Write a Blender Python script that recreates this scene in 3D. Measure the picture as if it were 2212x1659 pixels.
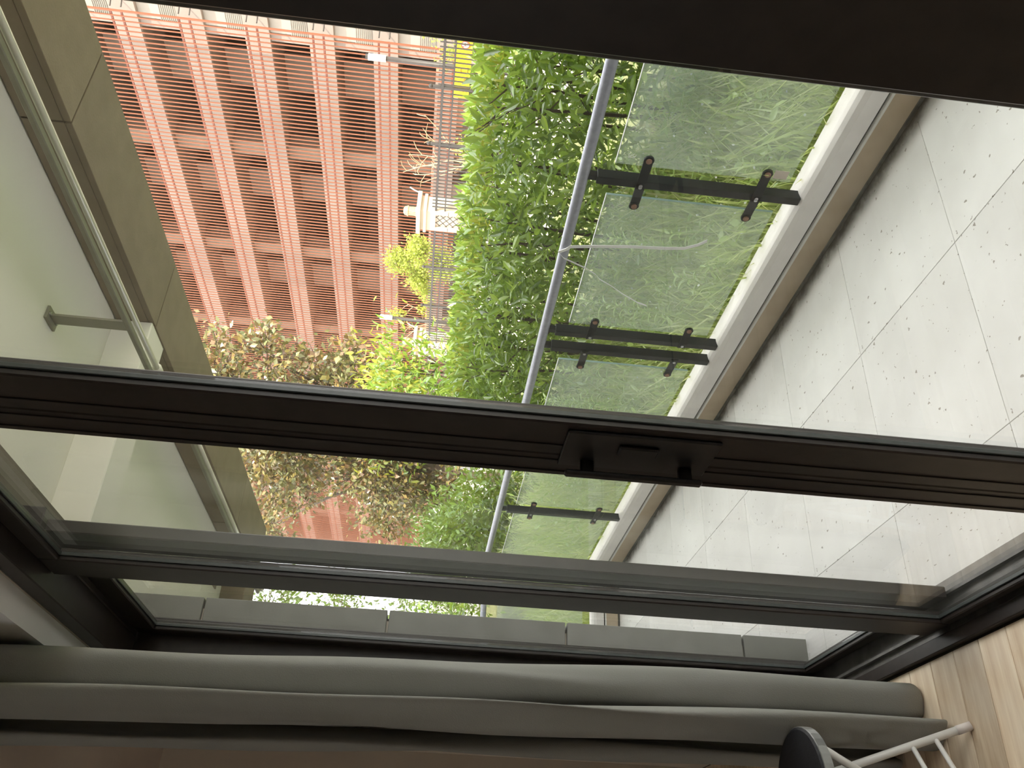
import bpy, bmesh, math, random
import numpy as np
from mathutils import Vector, Matrix

random.seed(7); rng = np.random.default_rng(11)
for o in list(bpy.data.objects): bpy.data.objects.remove(o)
SC = bpy.context.scene
COL = SC.collection

# ------------------------------------------------------------------ camera
CAM_H = 1.43
YAW, PITCH, ROLL, F_PX = math.radians(58.206), math.radians(4.388), math.radians(5.190), 1863.16
fw = Vector((-math.sin(YAW)*math.cos(PITCH), math.cos(YAW)*math.cos(PITCH), -math.sin(PITCH)))
r0 = fw.cross(Vector((0, 0, 1))).normalized(); u0 = r0.cross(fw)
rr = math.cos(ROLL)*r0 + math.sin(ROLL)*u0
uu = -math.sin(ROLL)*r0 + math.cos(ROLL)*u0
# the photograph is turned on its side: its +x is world down, its +y is world left
cx, cy, cz = -uu, rr, -fw
cam_d = bpy.data.cameras.new('camera'); cam = bpy.data.objects.new('camera', cam_d); COL.objects.link(cam)
cam_d.sensor_fit = 'HORIZONTAL'; cam_d.sensor_width = 36.0; cam_d.lens = F_PX/2212*36.0
cam_d.clip_start = 0.02; cam_d.clip_end = 600
cam.matrix_world = Matrix(((cx.x, cy.x, cz.x, 0), (cx.y, cy.y, cz.y, 0), (cx.z, cy.z, cz.z, CAM_H), (0, 0, 0, 1)))
SC.camera = cam

# ------------------------------------------------------------------ sky, sun, exposure
w = bpy.data.worlds.new('sky'); SC.world = w; w.use_nodes = True
bg = w.node_tree.nodes['Background']; bg.inputs[0].default_value = (1.0, 0.975, 0.968, 1); bg.inputs[1].default_value = 1.0
sun_d = bpy.data.lights.new('sun', 'SUN'); sun = bpy.data.objects.new('sun', sun_d); COL.objects.link(sun)
sun_d.energy = 2.4; sun_d.angle = 0.01; sun_d.color = (1.0, 0.90, 0.74)
SUN_EL, SUN_AZ = math.radians(38), math.radians(20)     # height; turn off the facade line towards us
to_sun = Vector((math.cos(SUN_EL)*math.cos(SUN_AZ), -math.cos(SUN_EL)*math.sin(SUN_AZ), math.sin(SUN_EL)))
sun.rotation_euler = to_sun.to_track_quat('Z', 'Y').to_euler()
SC.view_settings.view_transform = 'Standard'; SC.view_settings.look = 'None'
SC.view_settings.exposure = 2.36; SC.view_settings.gamma = 1.0; SC.view_settings.use_curve_mapping = False
SC.cycles.use_denoising = True
SC.cycles.max_bounces = 12; SC.cycles.diffuse_bounces = 6; SC.cycles.transparent_max_bounces = 40
SC.cycles.sample_clamp_indirect = 6.0

# ------------------------------------------------------------------ materials
MATS = {}
def _mat(name):
    m = bpy.data.materials.new(name); m.use_nodes = True; nt = m.node_tree; nt.nodes.clear()
    out = nt.nodes.new('ShaderNodeOutputMaterial'); MATS[name] = m
    return m, nt, out
def N(nt, typ, **kw):
    n = nt.nodes.new(typ)
    for k, v in kw.items():
        if isinstance(k, str) and hasattr(n, k): setattr(n, k, v)
    return n
def L(nt, a, b): nt.links.new(a, b)
def mixrgb(nt, fac, a, b, blend='MIX'):
    n = nt.nodes.new('ShaderNodeMix'); n.data_type = 'RGBA'; n.blend_type = blend
    if isinstance(fac, (int, float)): n.inputs[0].default_value = fac
    else: L(nt, fac, n.inputs[0])
    for i, v in ((6, a), (7, b)):
        if isinstance(v, tuple): n.inputs[i].default_value = (*v, 1) if len(v) == 3 else v
        else: L(nt, v, n.inputs[i])
    return n.outputs[2]
def noise(nt, scale, detail=3.0, rough=0.55, stretch=None):
    tc = nt.nodes.new('ShaderNodeTexCoord'); src = tc.outputs['Object']
    if stretch:
        mp = nt.nodes.new('ShaderNodeMapping'); mp.inputs['Scale'].default_value = stretch; L(nt, src, mp.inputs[0]); src = mp.outputs[0]
    n = nt.nodes.new('ShaderNodeTexNoise'); n.inputs['Scale'].default_value = scale; n.inputs['Detail'].default_value = detail
    n.inputs['Roughness'].default_value = rough; L(nt, src, n.inputs['Vector'])
    return n.outputs['Fac']
def ramp(nt, fac, lo, hi):
    n = nt.nodes.new('ShaderNodeMapRange'); n.inputs['From Min'].default_value = lo; n.inputs['From Max'].default_value = hi
    L(nt, fac, n.inputs['Value']); return n.outputs['Result']
def principled(nt, out, col, rough=0.6, metal=0.0, spec=0.5):
    p = nt.nodes.new('ShaderNodeBsdfPrincipled')
    if isinstance(col, tuple): p.inputs['Base Color'].default_value = (*col, 1)
    else: L(nt, col, p.inputs['Base Color'])
    p.inputs['Roughness'].default_value = rough; p.inputs['Metallic'].default_value = metal
    p.inputs['Specular IOR Level'].default_value = spec
    L(nt, p.outputs[0], out.inputs[0]); return p
def surf(name, a, b, scale=6.0, rough=0.6, metal=0.0, spec=0.5, lo=0.35, hi=0.65, bump=0.0, bscale=None, stretch=None, objvar=0.0):
    """a plain surface: two tones blended by noise, optional fine relief and a shade of its own for each object"""
    m, nt, out = _mat(name)
    f = ramp(nt, noise(nt, scale, stretch=stretch), lo, hi); c = mixrgb(nt, f, a, b)
    if objvar:
        oi = nt.nodes.new('ShaderNodeObjectInfo'); v = ramp(nt, oi.outputs['Random'], 0, 1)
        hs = nt.nodes.new('ShaderNodeHueSaturation'); mr = nt.nodes.new('ShaderNodeMapRange')
        mr.inputs['To Min'].default_value = 1-objvar; mr.inputs['To Max'].default_value = 1+objvar
        L(nt, v, mr.inputs['Value']); L(nt, mr.outputs[0], hs.inputs['Value']); L(nt, c, hs.inputs['Color']); c = hs.outputs[0]
    p = principled(nt, out, c, rough, metal, spec)
    if bump:
        b_ = nt.nodes.new('ShaderNodeBump'); b_.inputs['Strength'].default_value = bump; b_.inputs['Distance'].default_value = 0.01
        L(nt, noise(nt, bscale or scale*8, 4), b_.inputs['Height']); L(nt, b_.outputs[0], p.inputs['Normal'])
    return m

surf('frame_brown', (0.018, 0.013, 0.011), (0.026, 0.019, 0.016), 30, rough=0.42, spec=0.4)
surf('bead_grey', (0.038, 0.045, 0.043), (0.052, 0.059, 0.057), 40, rough=0.35)
surf('handle_black', (0.012, 0.011, 0.011), (0.02, 0.018, 0.018), 40, rough=0.35)
surf('track_grey', (0.10, 0.095, 0.09), (0.16, 0.15, 0.14), 20, rough=0.4, metal=0.4)
surf('wall_paint', (0.60, 0.53, 0.445), (0.64, 0.57, 0.485), 3, rough=0.85, spec=0.2)
surf('trim_white', (0.80, 0.79, 0.78), (0.84, 0.83, 0.82), 3, rough=0.8, spec=0.2)
surf('room_ceiling', (0.58, 0.51, 0.45), (0.62, 0.55, 0.49), 2, rough=0.9, spec=0.1)
surf('balcony_plaster', (0.86, 0.85, 0.78), (0.90, 0.89, 0.83), 1.3, rough=0.9, spec=0.15)
surf('stone_beam', (0.205, 0.163, 0.112), (0.24, 0.193, 0.138), 9, rough=0.65, spec=0.3, bump=0.12, bscale=120, objvar=0.05)
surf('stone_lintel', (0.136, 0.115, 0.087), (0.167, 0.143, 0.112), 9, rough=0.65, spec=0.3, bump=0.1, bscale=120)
surf('stone_pier', (0.211, 0.208, 0.186), (0.248, 0.245, 0.223), 9, rough=0.6, spec=0.3, bump=0.1, bscale=120, objvar=0.06)
surf('joint_dark', (0.05, 0.042, 0.034), (0.07, 0.06, 0.05), 20, rough=0.9)
surf('tile_joint', (0.36, 0.34, 0.32), (0.46, 0.44, 0.42), 12, rough=0.9)
surf('curb_plaster', (0.80, 0.765, 0.755), (0.86, 0.83, 0.82), 7, rough=0.8, spec=0.2, bump=0.15, bscale=60)
surf('curb_riser', (0.46, 0.365, 0.265), (0.54, 0.44, 0.335), 5, rough=0.7, spec=0.2)
surf('curb_lip', (0.66, 0.66, 0.65), (0.74, 0.74, 0.73), 10, rough=0.6)
surf('grime', (0.045, 0.045, 0.040), (0.12, 0.115, 0.10), 25, rough=0.95)
surf('post_dark', (0.007, 0.010, 0.010), (0.014, 0.017, 0.018), 18, rough=0.4, spec=0.2)
surf('rail_grey', (0.281, 0.289, 0.348), (0.357, 0.365, 0.425), 60, rough=0.45, metal=0.35, lo=0.3, hi=0.7)
surf('bolt_steel', (0.45, 0.45, 0.46), (0.55, 0.55, 0.56), 40, rough=0.3, metal=0.9)
surf('washer_rust', (0.25, 0.13, 0.085), (0.34, 0.20, 0.14), 60, rough=0.8)
surf('strap_white', (0.86, 0.86, 0.85), (0.92, 0.92, 0.91), 10, rough=0.4)
surf('sticker_tan', (0.60, 0.52, 0.44), (0.66, 0.58, 0.50), 10, rough=0.6)
surf('rod_pale', (0.76, 0.75, 0.62), (0.82, 0.81, 0.68), 20, rough=0.25, metal=0.0)
surf('rod_plate', (0.238, 0.231, 0.182), (0.266, 0.259, 0.210), 20, rough=0.5, metal=0.2)
surf('soil', (0.10, 0.105, 0.04), (0.20, 0.21, 0.08), 14, rough=1.0, bump=0.5, bscale=40)
surf('pavement', (0.409, 0.372, 0.322), (0.446, 0.409, 0.360), 2, rough=0.9)
surf('bark', (0.063, 0.042, 0.028), (0.105, 0.073, 0.052), 30, rough=0.9)
surf('bark_pale', (0.156, 0.126, 0.090), (0.204, 0.168, 0.126), 20, rough=0.9)
surf('twig_lit', (0.465, 0.315, 0.180), (0.525, 0.375, 0.225), 12, rough=0.8)
surf('blade_red', (0.19, 0.066, 0.034), (0.215, 0.077, 0.041), 0.7, rough=0.55, spec=0.3, objvar=0.07)
surf('rail_red', (0.156, 0.051, 0.033), (0.180, 0.060, 0.039), 1, rough=0.6)
surf('concrete_pale', (0.295, 0.245, 0.212), (0.325, 0.27, 0.235), 0.5, rough=0.85, spec=0.2)
surf('concrete_tan', (0.20, 0.148, 0.112), (0.225, 0.168, 0.128), 0.4, rough=0.9, spec=0.2)
surf('inner_brown', (0.17, 0.12, 0.088), (0.21, 0.15, 0.11), 0.5, rough=0.9)
surf('window_grey', (0.30, 0.265, 0.22), (0.37, 0.33, 0.275), 0.6, rough=0.35)
surf('fence_dark', (0.032, 0.025, 0.021), (0.045, 0.036, 0.031), 4, rough=0.5)
surf('pillar_cream', (0.46, 0.385, 0.28), (0.50, 0.42, 0.315), 2, rough=0.8, spec=0.2)
surf('pillar_recess', (0.434, 0.350, 0.280), (0.462, 0.378, 0.308), 2, rough=0.85)
surf('lamp_gold', (0.322, 0.210, 0.098), (0.462, 0.336, 0.196), 35, rough=0.5)
surf('lamp_white', (0.85, 0.84, 0.80), (0.88, 0.87, 0.83), 5, rough=0.4)
surf('sign_yellow', (0.602, 0.518, 0.014), (0.630, 0.560, 0.021), 2, rough=0.5)
surf('sign_red', (0.55, 0.10, 0.06), (0.60, 0.12, 0.08), 5, rough=0.5)
surf('sign_orange', (0.62, 0.33, 0.02), (0.66, 0.36, 0.03), 5, rough=0.5)
surf('sign_white', (0.85, 0.83, 0.80), (0.88, 0.86, 0.84), 5, rough=0.5)
surf('stool_black', (0.007, 0.007, 0.010), (0.013, 0.013, 0.017), 60, rough=0.55, bump=0.1, bscale=300)
surf('stool_rim', (0.252, 0.252, 0.245), (0.294, 0.294, 0.287), 30, rough=0.3, metal=0.6)
surf('stool_white', (0.640, 0.624, 0.592), (0.688, 0.672, 0.640), 10, rough=0.3)
surf('rubber_pale', (0.62, 0.55, 0.52), (0.68, 0.61, 0.57), 10, rough=0.7)
surf('flower_white', (0.85, 0.84, 0.80), (0.88, 0.87, 0.84), 10, rough=0.6)

def tile_mat():
    m, nt, out = _mat('tile_stone')
    a = ramp(nt, noise(nt, 1.6, 5, 0.6), 0.35, 0.68); c = mixrgb(nt, a, (0.66, 0.645, 0.625), (0.80, 0.79, 0.775))
    s = ramp(nt, noise(nt, 48, 2, 0.5), 0.70, 0.72); c = mixrgb(nt, s, c, (0.30, 0.27, 0.24))          # droppings and specks of dirt
    oi = nt.nodes.new('ShaderNodeObjectInfo'); mr = nt.nodes.new('ShaderNodeMapRange'); mr.inputs['To Min'].default_value = 0.95; mr.inputs['To Max'].default_value = 1.03
    L(nt, oi.outputs['Random'], mr.inputs['Value']); hs = nt.nodes.new('ShaderNodeHueSaturation'); L(nt, mr.outputs[0], hs.inputs['Value']); L(nt, c, hs.inputs['Color'])
    principled(nt, out, hs.outputs[0], 0.55, 0, 0.35)
tile_mat()

def wood_mat():
    m, nt, out = _mat('wood_plank')
    g = noise(nt, 5, 5, 0.6, stretch=(9, 0.55, 1)); oi = nt.nodes.new('ShaderNodeObjectInfo')
    c = mixrgb(nt, ramp(nt, g, 0.32, 0.7), (0.60, 0.42, 0.26), (0.88, 0.73, 0.54))
    c2 = mixrgb(nt, ramp(nt, noise(nt, 2.2, 3, 0.5, stretch=(1.5, 1, 1)), 0.4, 0.75), c, (0.90, 0.80, 0.66))
    mr = nt.nodes.new('ShaderNodeMapRange'); mr.inputs['To Min'].default_value = 0.72; mr.inputs['To Max'].default_value = 1.12
    L(nt, oi.outputs['Random'], mr.inputs['Value']); hs = nt.nodes.new('ShaderNodeHueSaturation'); L(nt, mr.outputs[0], hs.inputs['Value']); L(nt, c2, hs.inputs['Color'])
    principled(nt, out, hs.outputs[0], 0.34, 0, 0.45)
wood_mat()

def fabric_mat():
    m, nt, out = _mat('curtain_grey')
    c = mixrgb(nt, ramp(nt, noise(nt, 3, 4), 0.35, 0.65), (0.33, 0.328, 0.30), (0.36, 0.357, 0.33))
    d = nt.nodes.new('ShaderNodeBsdfDiffuse'); t = nt.nodes.new('ShaderNodeBsdfTranslucent'); L(nt, c, d.inputs[0]); L(nt, c, t.inputs[0])
    mx = nt.nodes.new('ShaderNodeMixShader'); mx.inputs[0].default_value = 0.16; L(nt, d.outputs[0], mx.inputs[1]); L(nt, t.outputs[0], mx.inputs[2])
    b_ = nt.nodes.new('ShaderNodeBump'); b_.inputs['Strength'].default_value = 0.25; b_.inputs['Distance'].default_value = 0.004
    L(nt, noise(nt, 320, 2), b_.inputs['Height']); L(nt, b_.outputs[0], d.inputs['Normal'])
    L(nt, mx.outputs[0], out.inputs[0])
fabric_mat()

def schlick(nt):
    lw = nt.nodes.new('ShaderNodeLayerWeight'); lw.inputs['Blend'].default_value = 0.5
    p = nt.nodes.new('ShaderNodeMath'); p.operation = 'POWER'; p.inputs[1].default_value = 5; L(nt, lw.outputs['Facing'], p.inputs[0])
    a = nt.nodes.new('ShaderNodeMath'); a.operation = 'MULTIPLY_ADD'; a.inputs[1].default_value = 0.96; a.inputs[2].default_value = 0.04; L(nt, p.outputs[0], a.inputs[0])
    return a.outputs[0]
def glass_mat(name, tint, dust, dust_col, low=0.0, edge=None):
    m, nt, out = _mat(name)
    t = nt.nodes.new('ShaderNodeBsdfTransparent'); t.inputs[0].default_value = (*tint, 1)
    g = nt.nodes.new('ShaderNodeBsdfGlossy'); g.inputs['Roughness'].default_value = 0.012
    mx = nt.nodes.new('ShaderNodeMixShader'); L(nt, schlick(nt), mx.inputs[0]); L(nt, t.outputs[0], mx.inputs[1]); L(nt, g.outputs[0], mx.inputs[2])
    d = nt.nodes.new('ShaderNodeBsdfDiffuse'); d.inputs[0].default_value = (*dust_col, 1)
    tl = nt.nodes.new('ShaderNodeBsdfTranslucent'); tl.inputs[0].default_value = (*dust_col, 1)
    dm = nt.nodes.new('ShaderNodeMixShader'); dm.inputs[0].default_value = 0.5; L(nt, d.outputs[0], dm.inputs[1]); L(nt, tl.outputs[0], dm.inputs[2])
    f = nt.nodes.new('ShaderNodeMapRange'); f.inputs['From Min'].default_value = 0.3; f.inputs['From Max'].default_value = 0.75
    f.inputs['To Min'].default_value = dust*0.7; f.inputs['To Max'].default_value = dust*1.3; L(nt, noise(nt, 3.0, 4), f.inputs['Value']); fac = f.outputs[0]
    if low:      # unused: pale veil towards the bottom, painting the reflected floor
        tc = nt.nodes.new('ShaderNodeTexCoord'); sx = nt.nodes.new('ShaderNodeSeparateXYZ'); L(nt, tc.outputs['Generated'], sx.inputs[0])
        r = nt.nodes.new('ShaderNodeMapRange'); r.inputs['From Min'].default_value = 0.45; r.inputs['From Max'].default_value = 0.0
        r.inputs['To Min'].default_value = 0; r.inputs['To Max'].default_value = low; L(nt, sx.outputs['Z'], r.inputs['Value'])
        ad = nt.nodes.new('ShaderNodeMath'); ad.operation = 'ADD'; L(nt, fac, ad.inputs[0]); L(nt, r.outputs[0], ad.inputs[1]); fac = ad.outputs[0]
    m2 = nt.nodes.new('ShaderNodeMixShader'); L(nt, fac, m2.inputs[0]); L(nt, mx.outputs[0], m2.inputs[1]); L(nt, dm.outputs[0], m2.inputs[2])
    L(nt, m2.outputs[0], out.inputs[0]); return m
glass_mat('door_glass', (0.96, 0.975, 0.965), 0.014, (0.6, 0.62, 0.58))
glass_mat('rail_glass', (0.955, 0.985, 0.97), 0.19, (0.80, 0.87, 0.82))
surf('glass_edge', (0.36, 0.52, 0.50), (0.42, 0.58, 0.56), 10, rough=0.2)

def leaf_mat(name, cols, transl=0.4, gloss=0.07):
    m, nt, out = _mat(name)
    ge = nt.nodes.new('ShaderNodeNewGeometry'); oi = nt.nodes.new('ShaderNodeObjectInfo')
    ad = nt.nodes.new('ShaderNodeMath'); ad.operation = 'ADD'; L(nt, ge.outputs['Random Per Island'], ad.inputs[0]); L(nt, oi.outputs['Random'], ad.inputs[1])
    fr = nt.nodes.new('ShaderNodeMath'); fr.operation = 'FRACT'; L(nt, ad.outputs[0], fr.inputs[0])
    cr = nt.nodes.new('ShaderNodeValToRGB'); L(nt, fr.outputs[0], cr.inputs[0]); el = cr.color_ramp.elements
    while len(el) < len(cols): el.new(0.5)
    for i, c in enumerate(cols): el[i].position = i/(len(cols)-1); el[i].color = (*c, 1)
    d = nt.nodes.new('ShaderNodeBsdfDiffuse'); t = nt.nodes.new('ShaderNodeBsdfTranslucent'); L(nt, cr.outputs[0], d.inputs[0])
    tc = mixrgb(nt, 0.35, cr.outputs[0], (0.55, 0.62, 0.05), 'MIX') if transl >= 0.3 else cr.outputs[0]
    L(nt, tc, t.inputs[0])
    mx = nt.nodes.new('ShaderNodeMixShader'); mx.inputs[0].default_value = transl; L(nt, d.outputs[0], mx.inputs[1]); L(nt, t.outputs[0], mx.inputs[2])
    g = nt.nodes.new('ShaderNodeBsdfGlossy'); g.inputs['Roughness'].default_value = 0.26
    m2 = nt.nodes.new('ShaderNodeMixShader'); m2.inputs[0].default_value = gloss; L(nt, mx.outputs[0], m2.inputs[1]); L(nt, g.outputs[0], m2.inputs[2])
    L(nt, m2.outputs[0], out.inputs[0])
leaf_mat('leaf_hedge', [(0.065, 0.145, 0.022), (0.15, 0.28, 0.04), (0.24, 0.41, 0.065), (0.42, 0.57, 0.12)], 0.45, 0.11)
leaf_mat('leaf_weed', [(0.40, 0.58, 0.17), (0.52, 0.68, 0.24), (0.62, 0.76, 0.32), (0.24, 0.40, 0.10)], 0.50, 0.08)
leaf_mat('leaf_grass', [(0.50, 0.62, 0.20), (0.64, 0.74, 0.30), (0.76, 0.76, 0.46), (0.56, 0.70, 0.24)], 0.50, 0.05)
leaf_mat('leaf_dark', [(0.048, 0.096, 0.020), (0.080, 0.144, 0.028), (0.112, 0.192, 0.040)], 0.35, 0.06)
leaf_mat('leaf_plum', [(0.12, 0.125, 0.05), (0.19, 0.185, 0.07), (0.29, 0.22, 0.065), (0.19, 0.10, 0.05), (0.24, 0.28, 0.13)], 0.24, 0.07)
leaf_mat('leaf_yellow', [(0.320, 0.336, 0.040), (0.416, 0.416, 0.064), (0.288, 0.352, 0.064)], 0.40, 0.05)
leaf_mat('leaf_lime', [(0.360, 0.420, 0.075), (0.420, 0.465, 0.105), (0.315, 0.390, 0.075)], 0.35, 0.03)

# ------------------------------------------------------------------ mesh helpers (all geometry in world coordinates)
def M(n): return MATS[n]
def put(o, parent):
    COL.objects.link(o)
    if parent is not None:
        o.parent = parent; o.matrix_parent_inverse = Matrix.Translation(-ORIG.get(parent.name, Vector((0, 0, 0))))
    return o
ORIG = {}
def empty(name, loc, label=None, cat=None, group=None, kind=None):
    o = bpy.data.objects.new(name, None); COL.objects.link(o); o.location = loc; o.empty_display_size = 0.1
    ORIG[o.name] = Vector(loc); return tag(o, label, cat, group, kind)
def tag(o, label=None, cat=None, group=None, kind=None):
    if label: o['label'] = label
    if cat: o['category'] = cat
    if group: o['group'] = group
    if kind: o['kind'] = kind
    return o
class G:
    """collects shapes for ONE mesh"""
    def __init__(s): s.v = []; s.f = []
    def add(s, v, f):
        k = len(s.v); s.v += [tuple(p) for p in v]; s.f += [tuple(i+k for i in q) for q in f]; return s
    def box(s, x0, x1, y0, y1, z0, z1):
        return s.add([(x0,y0,z0),(x1,y0,z0),(x1,y1,z0),(x0,y1,z0),(x0,y0,z1),(x1,y0,z1),(x1,y1,z1),(x0,y1,z1)],
                     [(0,3,2,1),(4,5,6,7),(0,1,5,4),(1,2,6,5),(2,3,7,6),(3,0,4,7)])
    def tube(s, pts, r, n=8, cap=True):
        pts = [Vector(p) for p in pts]; rs = r if isinstance(r, (list, tuple)) else [r]*len(pts); k = len(s.v); ref = None
        for i, p in enumerate(pts):
            t = (pts[min(i+1, len(pts)-1)]-pts[max(i-1, 0)]).normalized()
            if ref is None: ref = t.orthogonal().normalized()
            a = (ref - t*ref.dot(t)); a = a.normalized() if a.length > 1e-6 else t.orthogonal().normalized(); ref = a; b = t.cross(a)
            for j in range(n):
                th = 2*math.pi*j/n; s.v.append(tuple(p + (a*math.cos(th)+b*math.sin(th))*rs[i]))
        for i in range(len(pts)-1):
            for j in range(n):
                s.f.append((k+i*n+j, k+i*n+(j+1) % n, k+(i+1)*n+(j+1) % n, k+(i+1)*n+j))
        if cap: s.f.append(tuple(k+j for j in range(n))[::-1]); s.f.append(tuple(k+(len(pts)-1)*n+j for j in range(n)))
        return s
    def strip(s, pts, width_dir, wd, th_dir, th):
        """a flat bar along pts: width wd across width_dir, thickness th along th_dir"""
        wv, tv = Vector(width_dir)*wd/2, Vector(th_dir)*th/2; k = len(s.v)
        for p in pts:
            p = Vector(p); s.v += [tuple(p-wv-tv), tuple(p+wv-tv), tuple(p+wv+tv), tuple(p-wv+tv)]
        for i in range(len(pts)-1):
            a = k+i*4
            for j in range(4): s.f.append((a+j, a+(j+1) % 4, a+4+(j+1) % 4, a+4+j))
        e = k+(len(pts)-1)*4; s.f += [(k+3, k+2, k+1, k), (e, e+1, e+2, e+3)]; return s
    def lathe(s, cxyz, prof, n=20):
        k = len(s.v); x, y, z = cxyz
        for (r, h) in prof:
            for j in range(n): th = 2*math.pi*j/n; s.v.append((x+r*math.cos(th), y+r*math.sin(th), z+h))
        for i in range(len(prof)-1):
            for j in range(n): s.f.append((k+i*n+j, k+i*n+(j+1) % n, k+(i+1)*n+(j+1) % n, k+(i+1)*n+j))
        s.f.append(tuple(k+j for j in range(n))[::-1]); s.f.append(tuple(k+(len(prof)-1)*n+j for j in range(n))); return s
    def mesh(s, name, bevel=0.0, smooth=False):
        me = bpy.data.meshes.new(name); me.from_pydata(s.v, [], s.f)
        if bevel:
            bm = bmesh.new(); bm.from_mesh(me); bmesh.ops.bevel(bm, geom=bm.edges[:], offset=bevel, segments=1, affect='EDGES', clamp_overlap=True); bm.to_mesh(me); bm.free()
        if smooth: me.polygons.foreach_set('use_smooth', [True]*len(me.polygons))
        me.update(); return me
    def obj(s, name, mat, parent=None, bevel=0.0, smooth=False):
        me = s.mesh(name, bevel, smooth); me.materials.append(M(mat)); return put(bpy.data.objects.new(name, me), parent)
def box(name, mat, parent, x0, x1, y0, y1, z0, z1, bevel=0.0): return G().box(x0, x1, y0, y1, z0, z1).obj(name, mat, parent, bevel)
def shared(name, me, parent, loc, rot=None, scale=None):
    o = bpy.data.objects.new(name, me); put(o, parent); o.location = loc
    if rot: o.rotation_euler = rot
    if scale: o.scale = scale
    return o
def boxmesh(name, dx, dy, dz, mat, bevel=0.0, base=False):
    me = G().box(-dx/2, dx/2, -dy/2, dy/2, 0 if base else -dz/2, dz if base else dz/2).mesh(name, bevel); me.materials.append(M(mat)); return me

LEAF8 = np.array([(0,0,0), (-.5,.33,.06), (-.42,.66,.05), (0,1,-.06), (.42,.66,.05), (.5,.33,.06), (0,.33,0), (0,.66,-.01)])   # x across, y along, z up
LEAF8_F = [(0,6,1), (1,6,7,2), (2,7,3), (0,5,6), (5,4,7,6), (4,3,7)]
LEAF5 = np.array([(0,0,0), (-.5,.45,.05), (0,1,-.05), (.5,.45,.05), (0,.45,0)]); LEAF5_F = [(0,4,1), (1,4,2), (0,3,4), (3,2,4)]
def unit(a): return a/np.maximum(np.linalg.norm(a, axis=-1, keepdims=True), 1e-9)
def leaf_frames(d, nrm):
    d = unit(d); x = unit(np.cross(d, nrm)); z = np.cross(x, d); return x, d, z
def leaves(name, P, D, Nn, ln, wd, mat, parent, fine=True, kind='stuff', droop=0.0):
    T, F = (LEAF8, LEAF8_F) if fine else (LEAF5, LEAF5_F)
    x, d, z = leaf_frames(D, Nn); n = len(P); k = len(T)
    V = (P[:, None, :] + x[:, None, :]*(T[None, :, 0, None]*wd[:, None, None]) + d[:, None, :]*(T[None, :, 1, None]*ln[:, None, None])
         + z[:, None, :]*(T[None, :, 2, None]*ln[:, None, None]))
    if droop: V[:, :, 2] -= droop*ln[:, None]*(T[None, :, 1]**2)
    V = V.reshape(-1, 3)
    li = np.concatenate([np.array(f) for f in F]); lt = np.array([len(f) for f in F])
    loops = (li[None, :] + (np.arange(n)*k)[:, None]).ravel(); tot = np.tile(lt, n); st = np.concatenate([[0], np.cumsum(tot)[:-1]])
    me = bpy.data.meshes.new(name); me.vertices.add(len(V)); me.vertices.foreach_set('co', V.ravel().astype(np.float32))
    me.loops.add(len(loops)); me.loops.foreach_set('vertex_index', loops.astype(np.int32))
    me.polygons.add(len(tot)); me.polygons.foreach_set('loop_start', st.astype(np.int32)); me.polygons.foreach_set('loop_total', tot.astype(np.int32))
    me.update(calc_edges=True); me.validate(); me.materials.append(M(mat))
    o = put(bpy.data.objects.new(name, me), parent)
    if kind: o['kind'] = kind
    return o
_leafmesh = {}
def single_leaves(P, D, Nn, ln, wd, mat, parent):
    key = mat
    if key not in _leafmesh:
        me = bpy.data.meshes.new('leaf'); me.from_pydata([tuple(v) for v in LEAF8], [], LEAF8_F); me.materials.append(M(mat)); me.update(); _leafmesh[key] = me
    x, d, z = leaf_frames(D, Nn)
    for i in range(len(P)):
        o = bpy.data.objects.new('leaf', _leafmesh[key]); put(o, parent)
        a, b, c = x[i]*wd[i], d[i]*ln[i], z[i]*ln[i]
        o.matrix_basis = Matrix(((a[0], b[0], c[0], P[i][0]), (a[1], b[1], c[1], P[i][1]), (a[2], b[2], c[2], P[i][2]), (0, 0, 0, 1)))
def rnd_dirs(n, up=0.3, out=(0, 0, 0)):
    d = rng.normal(size=(n, 3)); d[:, 2] += up; return unit(d + np.array(out)[None, :])

# ================================================================== SETTING: the room
wl = box('wall_window', 'wall_paint', None, -4.5, -3.14, 0.66, 0.893, 0, 2.59); tag(wl, 'dim beige room wall left of the glass door behind the curtain', 'wall', kind='structure')
g = G().box(0.42, 3.2, 0.66, 0.893, 0, 2.59); wr = g.obj('wall_window_right', 'wall_paint'); tag(wr, 'room wall right of the glass door', 'wall', kind='structure')
wa = G().box(-3.14, 0.42, 0.662, 0.762, 2.453, 2.59).box(-3.14, 0.42, 0.762, 0.893, 2.513, 2.59).obj('wall_above_door', 'wall_paint'); tag(wa, 'strip of wall above the dark door frame', 'wall', kind='structure')
t = box('trim_2', 'trim_white', None, -3.35, 3.2, 0.585, 0.6605, 2.456, 2.59); tag(t, 'white soffit strip just above the dark door frame', 'soffit', kind='structure')
t = box('wall_left', 'wall_paint', None, -4.62, -4.5, -4.5, 0.893, 0, 2.72); tag(t, 'dim brown room wall at the far end beyond the curtain', 'wall', kind='structure')
t = box('wall_right', 'wall_paint', None, 3.2, 3.32, -4.5, 0.893, 0, 2.72); tag(t, 'room wall on the right side', 'wall', kind='structure')
wb = empty('wall_back', (-0.6, -4.55, 0), 'room wall behind the viewer with an unseen window opening added for light', 'wall', kind='structure')
for (x0, x1, z0, z1) in ((-4.62, -2.6, 0, 2.72), (-1.0, 3.32, 0, 2.72), (-2.6, -1.0, 0, 1.0), (-2.6, -1.0, 2.2, 2.72)): box('wall_section', 'wall_paint', wb, x0, x1, -4.62, -4.5, z0, z1)
wn = empty('added_window', (-1.8, -4.56, 0.9), 'unseen white window added behind the viewer to brighten the room', 'window', kind='structure')  # window added out of view to brighten the room
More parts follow.
